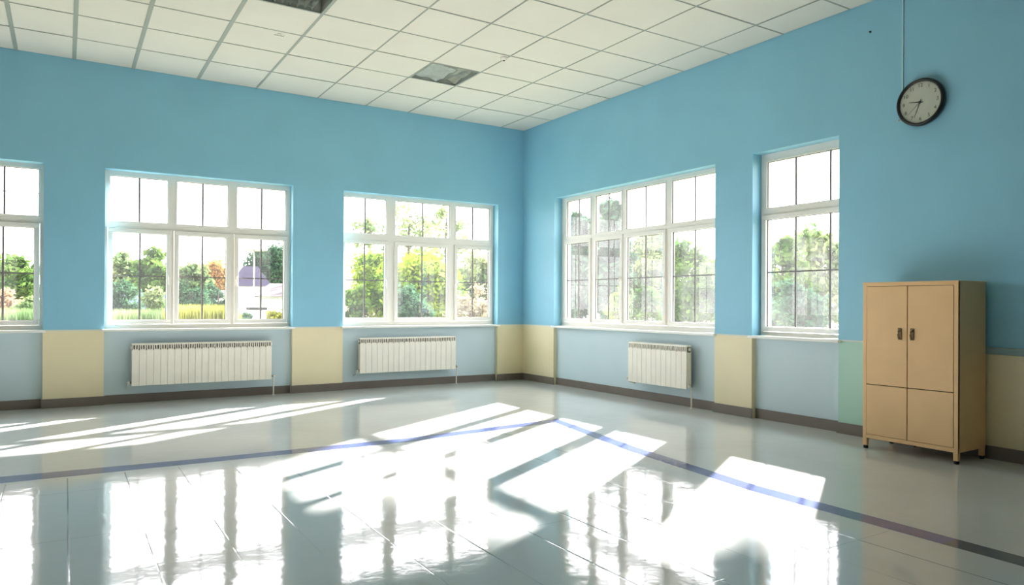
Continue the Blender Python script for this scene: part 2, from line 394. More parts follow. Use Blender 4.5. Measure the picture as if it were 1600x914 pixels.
# ------------------------------------------------------------ windows
def make_window(name):
    wall, s0, s1, z0, z1, low, up, zl0, zl1, zu0, zu1 = WINS[name]
    loc = wall.p((s0+s1)/2, 0.2, z0)
    root = empty(name, loc, kind='structure')
    SW = 0.062
    glass = M_GLASS_L if wall is WL else M_GLASS_R
    # fixed frame: outer ring, transom, mullions
    mb = MB().m(M_VINYL); n0, n1 = 0.175, 0.25
    zt0, zt1 = zl1+SW+0.004, zu0
    wall.box(mb, s0, s1, n0, n1, z0, zl0-SW-0.004); wall.box(mb, s0, s1, n0, n1, zu1, z1); wall.box(mb, s0, s1, n0, n1, zt0, zt1)
    def posts(gl, pad, za, zb):
        cur = s0
        for a, b in gl:
            wall.box(mb, cur, a-pad, n0, n1, za, zb); cur = b+pad
        wall.box(mb, cur, s1, n0, n1, za, zb)
    posts(low, SW+0.004, zl0-SW-0.004, zt0); posts(up, 0.0, zt1, zu1)
    mb.build('window_frame', parent=root)
    # rounded bead around every upper light, dark gasket line
    for i, (a, b) in enumerate(up):
        m2 = MB().m(M_VINYL); wall.ring(m2, a-0.022, b+0.022, zu0-0.022, zu1+0.022, 0.022, 0.165, 0.176, 0.004)
        m2.m(M_GASKET); wall.ring(m2, a-0.001, b+0.001, zu0-0.001, zu1+0.001, 0.006, 0.180, 0.196)
        m2.build('glazing_bead', parent=root)
        m3 = MB().m(glass); wall.box(m3, a, b, 0.199, 0.203, zu0, zu1); g = m3.build('glass_pane', parent=root)
        m4 = MB().m(M_MUNTIN)
        cs = [(a+b)/2] if len(up) > 1 else [5.914, 6.386]
        for c in cs: wall.box(m4, c-0.0125, c+0.0125, 0.190, 0.199, zu0, zu1)
        if name == 'window_1': wall.box(m4, a, b, 0.1925, 0.1985, 2.925, 2.935)
        m4.build('muntin', parent=root)
    for i, (a, b) in enumerate(low):
        m2 = MB().m(M_VINYL); wall.ring(m2, a-SW, b+SW, zl0-SW, zl1+SW, SW, 0.145, 0.215, 0.006)
        sash = m2.build('sash', parent=root)
        m5 = MB().m(M_GASKET); wall.ring(m5, a-0.001, b+0.001, zl0-0.001, zl1+0.001, 0.007, 0.178, 0.194)
        m5.build('gasket', parent=sash)
        m3 = MB().m(glass); wall.box(m3, a, b, 0.199, 0.203, zl0, zl1); m3.build('glass_pane', parent=sash)
        m4 = MB().m(M_MUNTIN); zm = (zl0+zl1)/2+0.01
        cs = [(a+b)/2] if len(low) > 1 else [5.914, 6.386]
        for c in cs: wall.box(m4, c-0.0125, c+0.0125, 0.190, 0.199, zl0, zl1)
        mm = MB().m(M_SILL)
        wall.box(m4, a, b, 0.191, 0.1985, zm-0.009, zm+0.009)
        m4.build('muntin', parent=sash)
        mm.bm.free()
        # hinge side and handle side
        has = {'window_1': (0, 1), 'window_2': (1, 2), 'window_3': (1, 2), 'window_4': (1, 2), 'window_5': ()}[name]
        if i in has:
            hs = (b if wall is WL else a)
            hs = {('window_2', 1): low[0][1]+0.03, ('window_2', 2): low[2][0]-0.03, ('window_3', 1): low[0][1]+0.03, ('window_3', 2): low[2][0]-0.03,
                  ('window_4', 1): low[1][1]+0.03, ('window_4', 2): low[2][1]+0.03, ('window_1', 0): low[0][1]+0.03, ('window_1', 1): low[2][0]-0.03}[(name, i)]
            h = MB().m(M_VINYL)
            wall.box(h, hs-0.014, hs+0.014, 0.132, 0.147, zm-0.035, zm+0.035, 0.004)
            q0 = wall.p(hs, 0.138, zm); q1 = wall.p(hs, 0.105, zm); q2 = wall.p(hs, 0.098, zm-0.02); q3 = wall.p(hs+0.003, 0.098, zm-0.125)
            h.tube([q0, q1, q2, q3], 0.01, 10, rads=[0.009, 0.010, 0.011, 0.008])
            par = sash
            h.build('window_handle', parent=par)
    # sill board
    mb = MB().m(M_SILL); wall.box(mb, s0+0.001, s1-0.001, -0.002, 0.18, z0-0.035, z0-0.002)
    wall.box(mb, s0-0.03, s1+0.03, -0.055, -0.0, z0-0.035, z0-0.002, 0.006)
    mb.build('window_sill', parent=root)
    c = wall.p((s0+s1)/2, 0.30, (z0+z1)/2)
    rot = (math.radians(-90), 0, 0) if wall is WL else (0, math.radians(90), 0)
    if wall is WL: portal(c, rot, s1-s0, z1-z0)
    else: portal(c, rot, z1-z0, s1-s0)
for k in WINS: make_window(k)

# ------------------------------------------------------------ radiators
def make_radiator(wall, s0, s1, z0, z1, count, label, pipe_hi, front=-0.115):
    back = front+0.095
    root = empty('radiator', wall.p((s0+s1)/2, (front+back)/2, z0), label, 'radiator', 'radiators under the windows')
    pitch = (s1-s0)/count
    rr = random.Random(count)
    H = z1-z0
    for i in range(count):
        a = s0+i*pitch; b = a+pitch; g = 0.0016
        mb = MB().m(M_RAD)
        zt = z1-0.095
        wall.box(mb, a+g, b-g, front, front+0.010, z0, zt, 0.0035)           # front plate
        wall.box(mb, a+0.010, b-0.010, front+0.009, back, z0+0.02, zt+0.01)   # water column
        wall.box(mb, a+g, b-g, front+0.03, front+0.034, z0+0.015, zt)         # inner fin
        wall.box(mb, a+g, b-g, back-0.008, back, z0+0.02, zt)                 # rear plate
        # curved top cap with its grille slots
        cap = [wall.p(a+g, front+0.004, z1-0.026), wall.p(a+g, front+0.008, z1-0.010), wall.p(a+g, front+0.022, z1-0.001),
               wall.p(a+g, back-0.012, z1), wall.p(a+g, back, z1-0.012), wall.p(a+g, back, z1-0.026)]
        dlt = wall.p(b-g, 0, 0)-wall.p(a+g, 0, 0)
        mb.prism(cap, (0, 0, 0), dlt)
        for f in (0.16, 0.5, 0.84):
            c = a+pitch*f; t = 0.006
            tl = rr.uniform(-0.006, 0.006)
            P = [wall.p(c-t, front+0.004, zt-0.002), wall.p(c+t, front+0.004, zt-0.002), wall.p(c+t+tl, front+0.006, z1-0.02), wall.p(c-t+tl, front+0.006, z1-0.02)]
            off = wall.p(0, 0.014, 0)-wall.p(0, 0, 0)
            mb.prism(P, (0, 0, 0), off)
        mb.m(M_RADDARK); wall.box(mb, a+0.004, b-0.004, front+0.024, back-0.01, zt-0.01, z1-0.024)
        mb.build('section', parent=root)
    # hidden collectors tie sections together
    mb = MB().m(M_RAD)
    for zz in (z0+0.045, z1-0.06):
        mb.tube([wall.p(s0-0.004, (front+back)/2+0.01, zz), wall.p(s1+0.004, (front+back)/2+0.01, zz)], 0.016, 14)
    mb.build('collector', parent=root)
    for s_, sg in ((s0, -1), (s1, 1)):
        for zz, big in ((z1-0.06, False), (z0+0.045, True)):
            mb = MB().m(M_CHROME if big else M_RAD)
            c = wall.p(s_, (front+back)/2+0.01, zz); ax = (wall.p(sg, 0, 0)-wall.p(0, 0, 0))
            if not big:
                mb.lathe(c, ax, [(0, 0.024), (0.006, 0.024), (0.008, 0.018), (0.014, 0.018), (0.015, 0.006), (0.018, 0.005)], 8)
                mb.build('end_plug', parent=root)
            else:
                mb.lathe(c, ax, [(0, 0.02), (0.01, 0.02), (0.012, 0.013), (0.03, 0.013), (0.032, 0.019), (0.05, 0.019), (0.052, 0.012)], 16)
                v = mb.build('valve', parent=root)
                hb = MB().m(M_PIPE)
                q = wall.p(s_+sg*0.04, (front+back)/2+0.01, zz)
                dn = Vector((0, 0, -1))
                if (sg < 0) == pipe_hi:
                    nk = wall.p(s_+sg*0.04, (front+back)/2+0.012, 0.0)
                    hb.tube([q, Vector((q.x, q.y, zz-0.03)), Vector((nk.x, nk.y, 0.06)), Vector((nk.x, nk.y, 0.0))], 0.011, 12)
                    hb.lathe((nk.x, nk.y, 0.0), (0, 0, 1), [(0, 0.026), (0.006, 0.026), (0.01, 0.014)], 16)
                else:
                    k1 = wall.p(s_+sg*0.044, (front+back)/2+0.005, zz-0.05)
                    k2 = wall.p(s_+sg*0.044, NICHE, zz-0.085)
                    hb.tube([q, q.lerp(k1, 0.9), k1, k2], 0.010, 12)
                hb.build('supply_pipe', parent=root)
                kn = MB().m(M_PIPE)
                kx = wall.p(s_+sg*0.04, front+0.045, zz); an = (wall.p(0, -1, 0)-wall.p(0, 0, 0))
                kn.lathe(kx, an, [(0, 0.012), (0.012, 0.012), (0.014, 0.018), (0.04, 0.016), (0.044, 0.01)], 14)
                kn.build('valve_knob', parent=v)
    # wall brackets
    for f in (0.2, 0.8):
        s_ = s0+(s1-s0)*f
        for zz in (z1-0.13, z0+0.09):
            mb = MB().m(M_RAD); wall.box(mb, s_-0.012, s_+0.012, back-0.006, NICHE, zz, zz+0.03)
            mb.build('bracket', parent=root)
make_radiator(WL, 4.745, 6.68, 0.255, 0.86, 21, 'long cream radiator under the leftmost full three-light window, widest of the radiators', True)
make_radiator(WL, 1.51, 3.31, 0.275, 0.87, 18, 'cream ribbed radiator under the window just left of the room corner', True)
make_radiator(WR, 3.165, 4.385, 0.268, 0.885, 12, 'short cream radiator on the right wall under the wide four-light window', False)

# ------------------------------------------------------------ cabinet
def make_cabinet():
    F, B, Y0, Y1, ZB, ZT = -0.55, -0.04, -7.255, -8.175, 0.105, 1.69
    root = empty('metal_cabinet', ((F+B)/2, (Y0+Y1)/2, 0), 'tan two-door metal cabinet on short legs against the right wall', 'cabinet')
    mb = MB().m(M_CAB)
    # carcass: sides, back, top, bottom, front posts and rails
    mb.box(F+0.004, B, Y0, Y0-0.022, ZB, ZT-0.014, 0.002); mb.box(F+0.004, B, Y1, Y1+0.022, ZB, ZT-0.014, 0.002)
    mb.box(B-0.012, B, Y0-0.022, Y1+0.022, ZB, ZT-0.014); mb.box(F+0.004, B-0.012, Y0-0.022, Y1+0.022, ZB, ZB+0.02)
    mb.box(F, F+0.03, Y0, Y0-0.038, ZB, ZT-0.012, 0.003); mb.box(F, F+0.03, Y1, Y1+0.038, ZB, ZT-0.012, 0.003)
    mb.box(F+0.001, F+0.03, Y0-0.037, Y1+0.037, ZB, ZB+0.04, 0.003); mb.box(F+0.001, F+0.03, Y0-0.037, Y1+0.037, ZT-0.04, ZT-0.012, 0.003)
    mb.m(M_CABGAP); mb.box(F+0.022, F+0.03, Y0-0.037, Y1+0.037, ZB+0.04, ZT-0.04)
    mb.build('body', parent=root)
    mb = MB().m(M_CAB); mb.box(F-0.005, B, Y0+0.005, Y1-0.005, ZT-0.014, ZT, 0.004); mb.build('top', parent=root)
    ym = -7.710; zs = 0.655
    for (a, b, up) in ((Y0-0.041, ym+0.004, True), (ym-0.004, Y1+0.041, True), (Y0-0.041, ym+0.004, False), (ym-0.004, Y1+0.041, False)):
        z0, z1 = (zs+0.004, ZT-0.044) if up else (ZB+0.044, zs-0.004)
        mb = MB().m(M_CAB); mb.box(F-0.003, F+0.018, a, b, z0, z1, 0.003)
        dr = mb.build('door', parent=root)
        if up:
            c = (ym+0.072) if a > -7.5 else (ym-0.048)
            h = MB().m(M_BRASS)
            zc = 1.178
            h.box(F-0.007, F-0.003, c-0.019, c+0.019, zc-0.058, zc+0.058, 0.004)
            h.lathe((F-0.007, c, zc+0.035), (-1, 0, 0), [(0, 0.013), (0.006, 0.012), (0.008, 0.008)], 16)
            h.tube([(F-0.007, c, zc+0.03), (F-0.032, c, zc+0.024), (F-0.036, c, zc-0.006), (F-0.028, c, zc-0.040), (F-0.007, c, zc-0.046)], 0.008, 10, rads=[0.007, 0.009, 0.010, 0.009, 0.006])
            h.build('handle', parent=dr)
    for (x, y) in ((F, Y0-0.022), (F, Y1+0.022), (B-0.045, Y0-0.022), (B-0.045, Y1+0.022)):
        mb = MB().m(M_CAB); mb.box(x+0.001, x+0.044, y-0.021, y+0.021, 0.03, ZB+0.001, 0.003)
        lg = mb.build('leg', parent=root)
        ft = MB().m(M_RUBBER); ft.lathe((x+0.022, y, 0.0), (0, 0, 1), [(0, 0.020), (0.004, 0.023), (0.022, 0.023), (0.03, 0.015)], 20)
        ft.build('rubber_foot', parent=lg)
    # shelf post seen under the carcass
    mb = MB().m(M_CHROME); mb.tube([(B-0.02, -7.52, 0.0), (B-0.02, -7.52, ZB+0.01)], 0.014, 12); mb.build('centre_support', parent=root)
make_cabinet()

# ------------------------------------------------------------ clock
def make_clock():
    cy, cz, R = -7.555, 3.55, 0.243
    root = empty('wall_clock', (0, cy, cz), 'round black-rimmed wall clock with grey face high on the blue right wall', 'clock')
    ax = (-1, 0, 0)
    mb = MB().m(M_CLKRIM)
    mb.lathe((0, cy, cz), ax, [(0.0, R-0.012), (0.02, R), (0.05, R), (0.068, R-0.008), (0.072, R-0.020), (0.066, R-0.030), (0.040, R-0.034), (0.030, 0.0)], 72)
    mb.build('rim', parent=root)
    mb = MB().m(M_CLKFACE); mb.lathe((-0.040, cy, cz), ax, [(0, R-0.034), (0.004, R-0.034)], 72); face = mb.build('dial', parent=root)
    # glass
    gm = glass_mat('clock_glass', 0.05)
    mb = MB().m(gm); mb.lathe((-0.060, cy, cz), ax, [(0, R-0.030), (0.002, R-0.030)], 72); mb.build('glass_cover', parent=root)
    # numerals (mesh text); viewer sees -x side, so right is -y
    for k in range(1, 13):
        cu = bpy.data.curves.new('numeral', 'FONT'); cu.body = str(k); cu.size = 0.052; cu.align_x = 'CENTER'; cu.align_y = 'CENTER'; cu.extrude = 0.0008
        t = bpy.data.objects.new('numeral_source', cu); COL.objects.link(t)
        dg = bpy.context.evaluated_depsgraph_get(); me = bpy.data.meshes.new_from_object(t.evaluated_get(dg)); bpy.data.objects.remove(t)
        me.materials.clear(); me.materials.append(M_CLKINK)
        o = bpy.data.objects.new('numeral', me); COL.objects.link(o); o.parent = face
        a = math.radians(30*k); rr = 0.172
        pos = Vector((-0.0452, cy-rr*math.sin(a), cz+rr*math.cos(a)))
        o.location = pos-wloc(face); o.rotation_euler = (math.radians(90), 0, math.radians(-90))
    mb = MB().m(M_CLKINK)
    for k in range(60):
        a = math.radians(6*k); r0, r1 = 0.199, (0.206 if k % 5 else 0.2075); t = 0.0012 if k % 5 else 0.0028
        e = Vector((0, -math.sin(a), math.cos(a))); sv = Vector((0, math.cos(a), math.sin(a)))
        c = Vector((-0.0442, cy, cz))
        mb.prism([c+e*r0-sv*t, c+e*r0+sv*t, c+e*r1+sv*t, c+e*r1-sv*t], (0, 0, 0), (-0.0007, 0, 0))
    mb.build('minute_marks', parent=face)
    def hand(name, deg, ln, w, x, tail=0.03):
        mb = MB().m(M_CLKINK); a = math.radians(deg); e = Vector((0, -math.sin(a), math.cos(a))); sv = Vector((0, math.cos(a), math.sin(a))); c = Vector((x, cy, cz))
        mb.prism([c-e*tail-sv*w*0.6, c-e*tail+sv*w*0.6, c+sv*w, c+e*ln+sv*w*0.4, c+e*ln-sv*w*0.4, c-sv*w], (0, 0, 0), (-0.0015, 0, 0))
        mb.build(name, parent=root)
    hand('hour_hand', 279, 0.115, 0.007, -0.047); hand('minute_hand', 202, 0.165, 0.005, -0.050); hand('reflection_line', 228, 0.17, 0.0022, -0.053)  # the thinnest hand stands in for a dark reflection on the glass
    mb = MB().m(M_CLKINK); mb.lathe((-0.044, cy, cz), ax, [(0, 0.011), (0.012, 0.011), (0.014, 0.006)], 20); mb.build('hub', parent=root)
    mb = MB().m(M_PIPE); mb.lathe((-0.02, cy+0.222, cz-0.128), (0, 0.87, -0.5), [(0, 0.006), (0.012, 0.006), (0.014, 0.011), (0.022, 0.010)], 14); mb.build('setting_knob', parent=root)
make_clock()
mb = MB().m(mat('cable_cover_paint', (188, 222, 232), 0.35)); mb.box(-0.012, 0.0, -7.343, -7.357, 3.70, CEIL, 0.003)
mb.build('cable_cover', loc=(0, -7.35, 3.70), label='thin blue cable cover running from ceiling down to the wall clock', cat='cable cover')
mb = MB().m(M_CLKRIM); mb.lathe((0, -6.988, 4.464), (-1, 0, 0), [(0, 0.012), (0.004, 0.012), (0.006, 0.006), (0.014, 0.006), (0.016, 0.009), (0.02, 0.007)], 14)
mb.build('wall_screw', loc=(0, -6.988, 4.464), label='small dark screw alone on the blue wall near the ceiling', cat='screw')
mb = MB().m(M_BRASS); mb.lathe((0, -8.50, 0.62), (-1, 0, 0), [(0, 0.012), (0.003, 0.012), (0.005, 0.006), (0.012, 0.006)], 14)
mb.build('wall_screw', loc=(0, -8.50, 0.62), label='tiny brass screw on the cream wall right of the cabinet', cat='screw')

# ------------------------------------------------------------ ceiling fittings
def make_light(ix, iy, label, style):
    x1, x0 = XS[ix]-0.012, XS[ix+1]+0.012; y1, y0 = YSS[iy]-0.012, YSS[iy+1]+0.012
    root = empty('ceiling_light', ((x0+x1)/2, (y0+y1)/2, CEIL), label, 'ceiling light')
    z = CEIL
    mb = MB().m(M_HOUSING)
    zt = z+0.15
    mb.box(x0, x1, y0, y1, zt, zt+0.01)
    mb.box(x0, x0+0.006, y0, y1, z+0.002, zt); mb.box(x1-0.006, x1, y0, y1, z+0.002, zt)
    mb.box(x0+0.006, x1-0.006, y0, y0+0.006, z+0.002, zt); mb.box(x0+0.006, x1-0.006, y1-0.006, y1, z+0.002, zt)
    mb.build('housing', parent=root)
    mb = MB().m(M_TBAR)
    t = 0.014
    mb.box(x0, x1, y0, y0+t, z-0.003, z+0.004); mb.box(x0, x1, y1-t, y1, z-0.003, z+0.004)
    mb.box(x0, x0+t, y0+t, y1-t, z-0.003, z+0.004); mb.box(x1-t, x1, y0+t, y1-t, z-0.003, z+0.004)
    mb.build('frame', parent=root)
    rr = random.Random(ix)
    def sheet(xa, xb, ya, yb, fz, m, name, nx=26, ny=26):
        mb = MB().m(m); V = []
        for i in range(nx+1):
            row = []
            for j in range(ny+1):
                a, b = i/nx, j/ny
                row.append(mb.bm.verts.new((xa+(xb-xa)*a, ya+(yb-ya)*b, fz(a, b))))
            V.append(row)
        for i in range(nx):
            for j in range(ny):
                f = mb.bm.faces.new((V[i][j], V[i+1][j], V[i+1][j+1], V[i][j+1])); f.smooth = True
        r_ = bmesh.ops.solidify(mb.bm, geom=mb.bm.faces[:], thickness=0.002)
        mb.build(name, parent=root)
    if style == 0:
        xm = x0+(x1-x0)*0.55
        sheet(x0+0.02, xm, y0+0.05, y1-0.02, lambda a, b: z+0.012+0.010*math.sin(9*a+2*b)+0.010*math.sin(13*b+3*a)-0.03*a*(1-b)+0.03*(1-a), M_PRISM, 'diffuser')
        sheet(xm-0.03, x1-0.02, y0+0.04, y1-0.02, lambda a, b: z+0.045+0.020*math.sin(7*a+1+3*b)+0.010*math.sin(11*b), M_METALSHEET, 'reflector')
        for k in range(3):
            mb = MB().m(M_PRISM); yy = y0+(y1-y0)*(0.25+0.25*k); mb.tube([(x0+0.03, yy, z+0.12), (x1-0.03, yy, z+0.12)], 0.013, 14); mb.build('lamp_tube', parent=root)
    else:
        # louvred grille: long parabolic blades and cross blades
        n = 9
        for k in range(n):
            xx = x0+0.03+(x1-x0-0.16)*k/(n-1)
            mb = MB().m(M_METALSHEET)
            P = [(xx-0.012, y0+0.02, z+0.055), (xx, y0+0.02, z+0.004), (xx+0.012, y0+0.02, z+0.055)]
            mb.prism(P, (0, 0, 0), (0, y1-y0-0.04, 0)); mb.build('blade', parent=root)
        for k in range(5):
            yy = y0+0.08+(y1-y0-0.16)*k/4
            mb = MB().m(M_METALSHEET); mb.box(x0+0.02, x1-0.10, yy-0.002, yy+0.002, z+0.02, z+0.06); mb.build('cross_blade', parent=root)
        for k in range(3):
            mb = MB().m(M_PRISM); yy = y0+(y1-y0)*(0.25+0.25*k); mb.tube([(x0+0.03, yy, z+0.10), (x1-0.03, yy, z+0.10)], 0.013, 14); mb.build('lamp_tube', parent=root)
        sheet(x0+0.02, x1-0.02, y0+0.02, y1-0.02, lambda a, b: z+0.128+0.008*math.sin(20*a), M_METALSHEET, 'reflector')
make_light(3, 2, 'square unlit ceiling light with a crumpled diffuser sheet near the room corner', 0)
make_light(6, 4, 'ribbed louvre ceiling light cut by the top edge of the view', 1)
mb = MB().m(M_VINYL); mb.lathe((-2.46, -3.28, CEIL), (0, 0, -1), [(-0.004, 0.05), (0.006, 0.05), (0.012, 0.042), (0.03, 0.036), (0.036, 0.026)], 28)
mb.m(M_CLKRIM); mb.lathe((-2.46, -3.28, CEIL-0.036), (0, 0, -1), [(-0.001, 0.02), (0.004, 0.016)], 20)
mb.build('smoke_detector', loc=(-2.46, -3.28, CEIL), label='small round detector on a ceiling tile right of the square light', cat='detector')
mb = MB().m(M_VINYL); mb.box(-5.30, -5.18, -2.41, -2.44, CEIL-0.008, CEIL+0.004, 0.003); mb.box(-5.27, -5.23, -2.46, -2.50, CEIL-0.006, CEIL+0.004, 0.002)
mb.build('ceiling_clip', loc=(-5.24, -2.42, CEIL), label='small white clip on a ceiling tile left of the square light', cat='clip')

# ------------------------------------------------------------ outside
GZ = -0.45
mb = MB().m(mat('lawn', (98, 104, 72), 0.9, var=0.25, vscale=0.7, rgb2=(134, 130, 96), bump=0.5, bscale=8))
mb.box(-120, 140, 0.9, 150, GZ-0.5, GZ); mb.box(0.9, 140, -80, 0.9, GZ-0.5, GZ)
mb.build('ground', kind='structure')
def ray(px, py, dist):
    """a point seen in direction (px, py) of the survey photo at a horizontal distance"""
    v = d+r2*((px-800)/F_PX)+u2*((HOR-py)/F_PX)
    k = dist/math.hypot(v.x, v.y)
    return Vector((CX, CY, EYE))+v*k
BARK = mat('bark', (74, 66, 58), 0.9, var=0.25, vscale=6)
LEAF = {
 'green': leaf_mat('leaves_green', (52, 82, 40), (104, 130, 62)),
 'lime': leaf_mat('leaves_lime', (72, 110, 38), (146, 164, 60)),
 'dark': leaf_mat('leaves_dark', (38, 66, 50), (72, 102, 74)),
 'pale': leaf_mat('leaves_pale', (86, 110, 70), (138, 150, 102)),
 'orange': leaf_mat('leaves_orange', (150, 112, 66), (176, 152, 92)),
 'pink': leaf_mat('leaves_russet', (150, 110, 86), (170, 140, 110)),
 'beige': leaf_mat('leaves_beige', (150, 138, 112), (182, 172, 146)),
 'yellow': leaf_mat('leaves_yellow', (112, 116, 52), (150, 148, 76)),
}
def foliage(cen, rx, rz, n_cl, per, leaf, rnd, flat=1.0):
    """leaf blades round many cluster centres inside an egg-shaped crown"""
    verts, faces = [], []
    for _ in range(n_cl):
        while True:
            a, b, c = (rnd.uniform(-1, 1) for _ in range(3))
            q = a*a+b*b+c*c
            if 0.12 < q < 1: break
        cc = Vector((cen[0]+a*rx*0.86, cen[1]+b*rx*0.86, cen[2]+c*rz*0.86)); cr = rnd.uniform(0.18, 0.34)*min(rx, rz)*1.1
        for _ in range(per):
            o = Vector((rnd.gauss(0, 1), rnd.gauss(0, 1), rnd.gauss(0, 0.8)))*cr*0.55
            p = cc+o; nrm = Vector((rnd.gauss(0, 1), rnd.gauss(0, 1), rnd.gauss(0, 1)+0.4)).normalized()
            t = nrm.orthogonal().normalized(); t.rotate(Matrix.Rotation(rnd.uniform(0, 6.28), 3, nrm)); w_ = nrm.cross(t)
            L_ = leaf*rnd.uniform(0.7, 1.3); i = len(verts)
            verts += [p-t*L_, p-t*L_*0.1+w_*L_*0.5, p+t*L_, p-t*L_*0.1-w_*L_*0.5]; faces.append((i, i+1, i+2, i+3))
    return verts, faces
def leaf_obj(name, vf, material, parent=None, base=Vector((0, 0, 0))):
    me = bpy.data.meshes.new(name); me.from_pydata([tuple(v-base) for v in vf[0]], [], vf[1]); me.materials.append(material)
    o = bpy.data.objects.new(name, me); COL.objects.link(o)
    if parent: o.parent = parent
    return o
def tree(px, top, dist, width_px, kind, label, seed, leaf=0.13, sparse=1.0, low=0.25, kind_name='tree', group='garden trees beyond the windows'):
    rnd = random.Random(seed); tp = ray(px, top, dist); base = Vector((tp.x, tp.y, GZ)); H = tp.z-GZ
    rx = width_px*0.57/F_PX*dist; z0 = GZ+H*low; rz = (tp.z-z0)/2
    root = empty(kind_name, base, label, 'tree', group)
    cen = (tp.x, tp.y, z0+rz)
    area = rx*rz
    n_cl = int(max(16, min(110, 40*sparse*area/1.5))); per = int(max(36, 130*min(1, sparse*1.3)*(0.13/leaf)))
    leaf_obj('foliage', foliage(cen, rx, rz, n_cl, per, leaf, rnd), LEAF[kind], root, base)
    mb = MB().m(BARK)
    mb.tube([base, base+Vector((0.05, 0.02, H*0.35)), base+Vector((-0.03, 0.06, H*0.7)), base+Vector((0.02, 0, H*0.93))], 0, 10, rads=[0.05*H**0.8*0.6, 0.035*H**0.8*0.6, 0.02*H**0.8*0.6, 0.006])
    for k in range(14):
        h = rnd.uniform(0.3, 0.85)*H; an = rnd.uniform(0, 6.28); L_ = rx*rnd.uniform(0.5, 0.95)*(1.1-0.5*h/H)
        p0 = base+Vector((0, 0, h)); p1 = p0+Vector((math.cos(an)*L_*0.5, math.sin(an)*L_*0.5, L_*0.35)); p2 = p0+Vector((math.cos(an+0.2)*L_, math.sin(an+0.2)*L_, L_*0.75))
        mb.tube([p0, p1, p2], 0, 6, rads=[0.03, 0.018, 0.005])
        for q in range(3):
            a2 = an+rnd.uniform(-1, 1); s_ = p0.lerp(p2, rnd.uniform(0.4, 0.9)); e_ = s_+Vector((math.cos(a2), math.sin(a2), rnd.uniform(0.1, 0.8)))*L_*0.4
            mb.tube([s_, e_], 0, 5, rads=[0.010, 0.003])
    mb.build('trunk', parent=root)
    return root
def bush(px, top, dist, width_px, kind, label, seed, leaf=0.07):
    rnd = random.Random(seed); tp = ray(px, top, dist); base = Vector((tp.x, tp.y, GZ)); H = tp.z-GZ; rx = width_px/2/F_PX*dist
    root = empty('shrub', base, label, 'shrub', 'garden shrubs beyond the windows')
    leaf_obj('foliage', foliage((tp.x, tp.y, GZ+H*0.52), rx*1.15, H*0.5, 44, 130, leaf, rnd), LEAF[kind], root, base)
    mb = MB().m(BARK)
    for k in range(7):
        an = rnd.uniform(0, 6.28); mb.tube([base, base+Vector((math.cos(an)*rx*0.3, math.sin(an)*rx*0.3, H*0.45)), base+Vector((math.cos(an)*rx*0.55, math.sin(an)*rx*0.55, H*0.8))], 0, 6, rads=[0.025, 0.015, 0.005])
    mb.build('stem', parent=root)
def house(px0, px1, dist, eave, ridge, wall_m, roof_m, label, depth=5.0, windows=3, hip=0.25):
    a = ray(px0, eave, dist); b = ray(px1, eave, dist); ez = a.z; rz = ray(px0, ridge, dist).z
    ux = (b-a); ux.z = 0; Wd = ux.length; ux.normalize(); uy = Vector((-ux.y, ux.x, 0))
    base = Vector((a.x, a.y, GZ)); root = empty('house', base, label, 'house', 'houses beyond the garden')
    def P(s_, n_, z_): return base+ux*s_+uy*n_+Vector((0, 0, z_-GZ))
    mb = MB().m(wall_m)
    mb.prism([P(0, 0, GZ), P(Wd, 0, GZ), P(Wd, depth, GZ), P(0, depth, GZ)], (0, 0, 0), (0, 0, ez-GZ)); mb.build('walls', parent=root)
    mb = MB().m(roof_m); o = 0.3
    c = [P(-o, -o, ez), P(Wd+o, -o, ez), P(Wd+o, depth+o, ez), P(-o, depth+o, ez)]; e0, e1 = P(Wd*hip, depth/2, rz), P(Wd*(1-hip), depth/2, rz)
    vs = [mb.bm.verts.new(q) for q in c+[e0, e1]]
    for q in ((3, 2, 1, 0), (0, 1, 5, 4), (1, 2, 5), (2, 3, 4, 5), (3, 0, 4)): mb._f([mb.bm.faces.new([vs[i] for i in q])])
    mb.build('roof', parent=root)
    for k in range(windows):
        s_ = Wd*(k+0.5)/windows; wm = MB().m(M_HOUSING); zc = max(GZ+1.2, ez-1.3)
        wm.prism([P(s_-0.4, -0.03, zc), P(s_+0.4, -0.03, zc), P(s_+0.4, -0.03, zc+0.9), P(s_-0.4, -0.03, zc+0.9)], (0, 0, 0), tuple(uy*0.05)); wm.build('window', parent=root)
    return root
W_WHITE = mat('render_white', (238, 236, 232), 0.8, var=0.03); W_SAND = mat('render_sand', (222, 200, 176), 0.8, var=0.05)
R_SLATE = mat('roof_slate', (40, 37, 54), 0.9, spec=0.05, var=0.15, vscale=3); R_GREY = mat('roof_grey', (84, 80, 82), 0.9, spec=0.05, var=0.1); R_RED = mat('roof_red_tile', (136, 76, 56), 0.8, var=0.2, vscale=3)
W_BLUE = mat('fence_blue_grey', (104, 120, 140), 0.8, var=0.1)

# view through the far-left window
tree(24, 394, 34, 44, 'green', 'rounded green tree seen through the window cut by the left edge', 11)
tree(52, 402, 38, 26, 'pale', 'pale thin tree right of the green one in the left-edge window', 12, sparse=0.6)
bush(14, 446, 27, 30, 'pink', 'russet shrub low in the window cut by the left edge', 13)
bush(46, 458, 26, 40, 'pale', 'pale grey-green shrub low in the left-edge window', 14)
tree(-30, 385, 36, 60, 'green', 'green tree at the outer side of the left-edge window', 10)
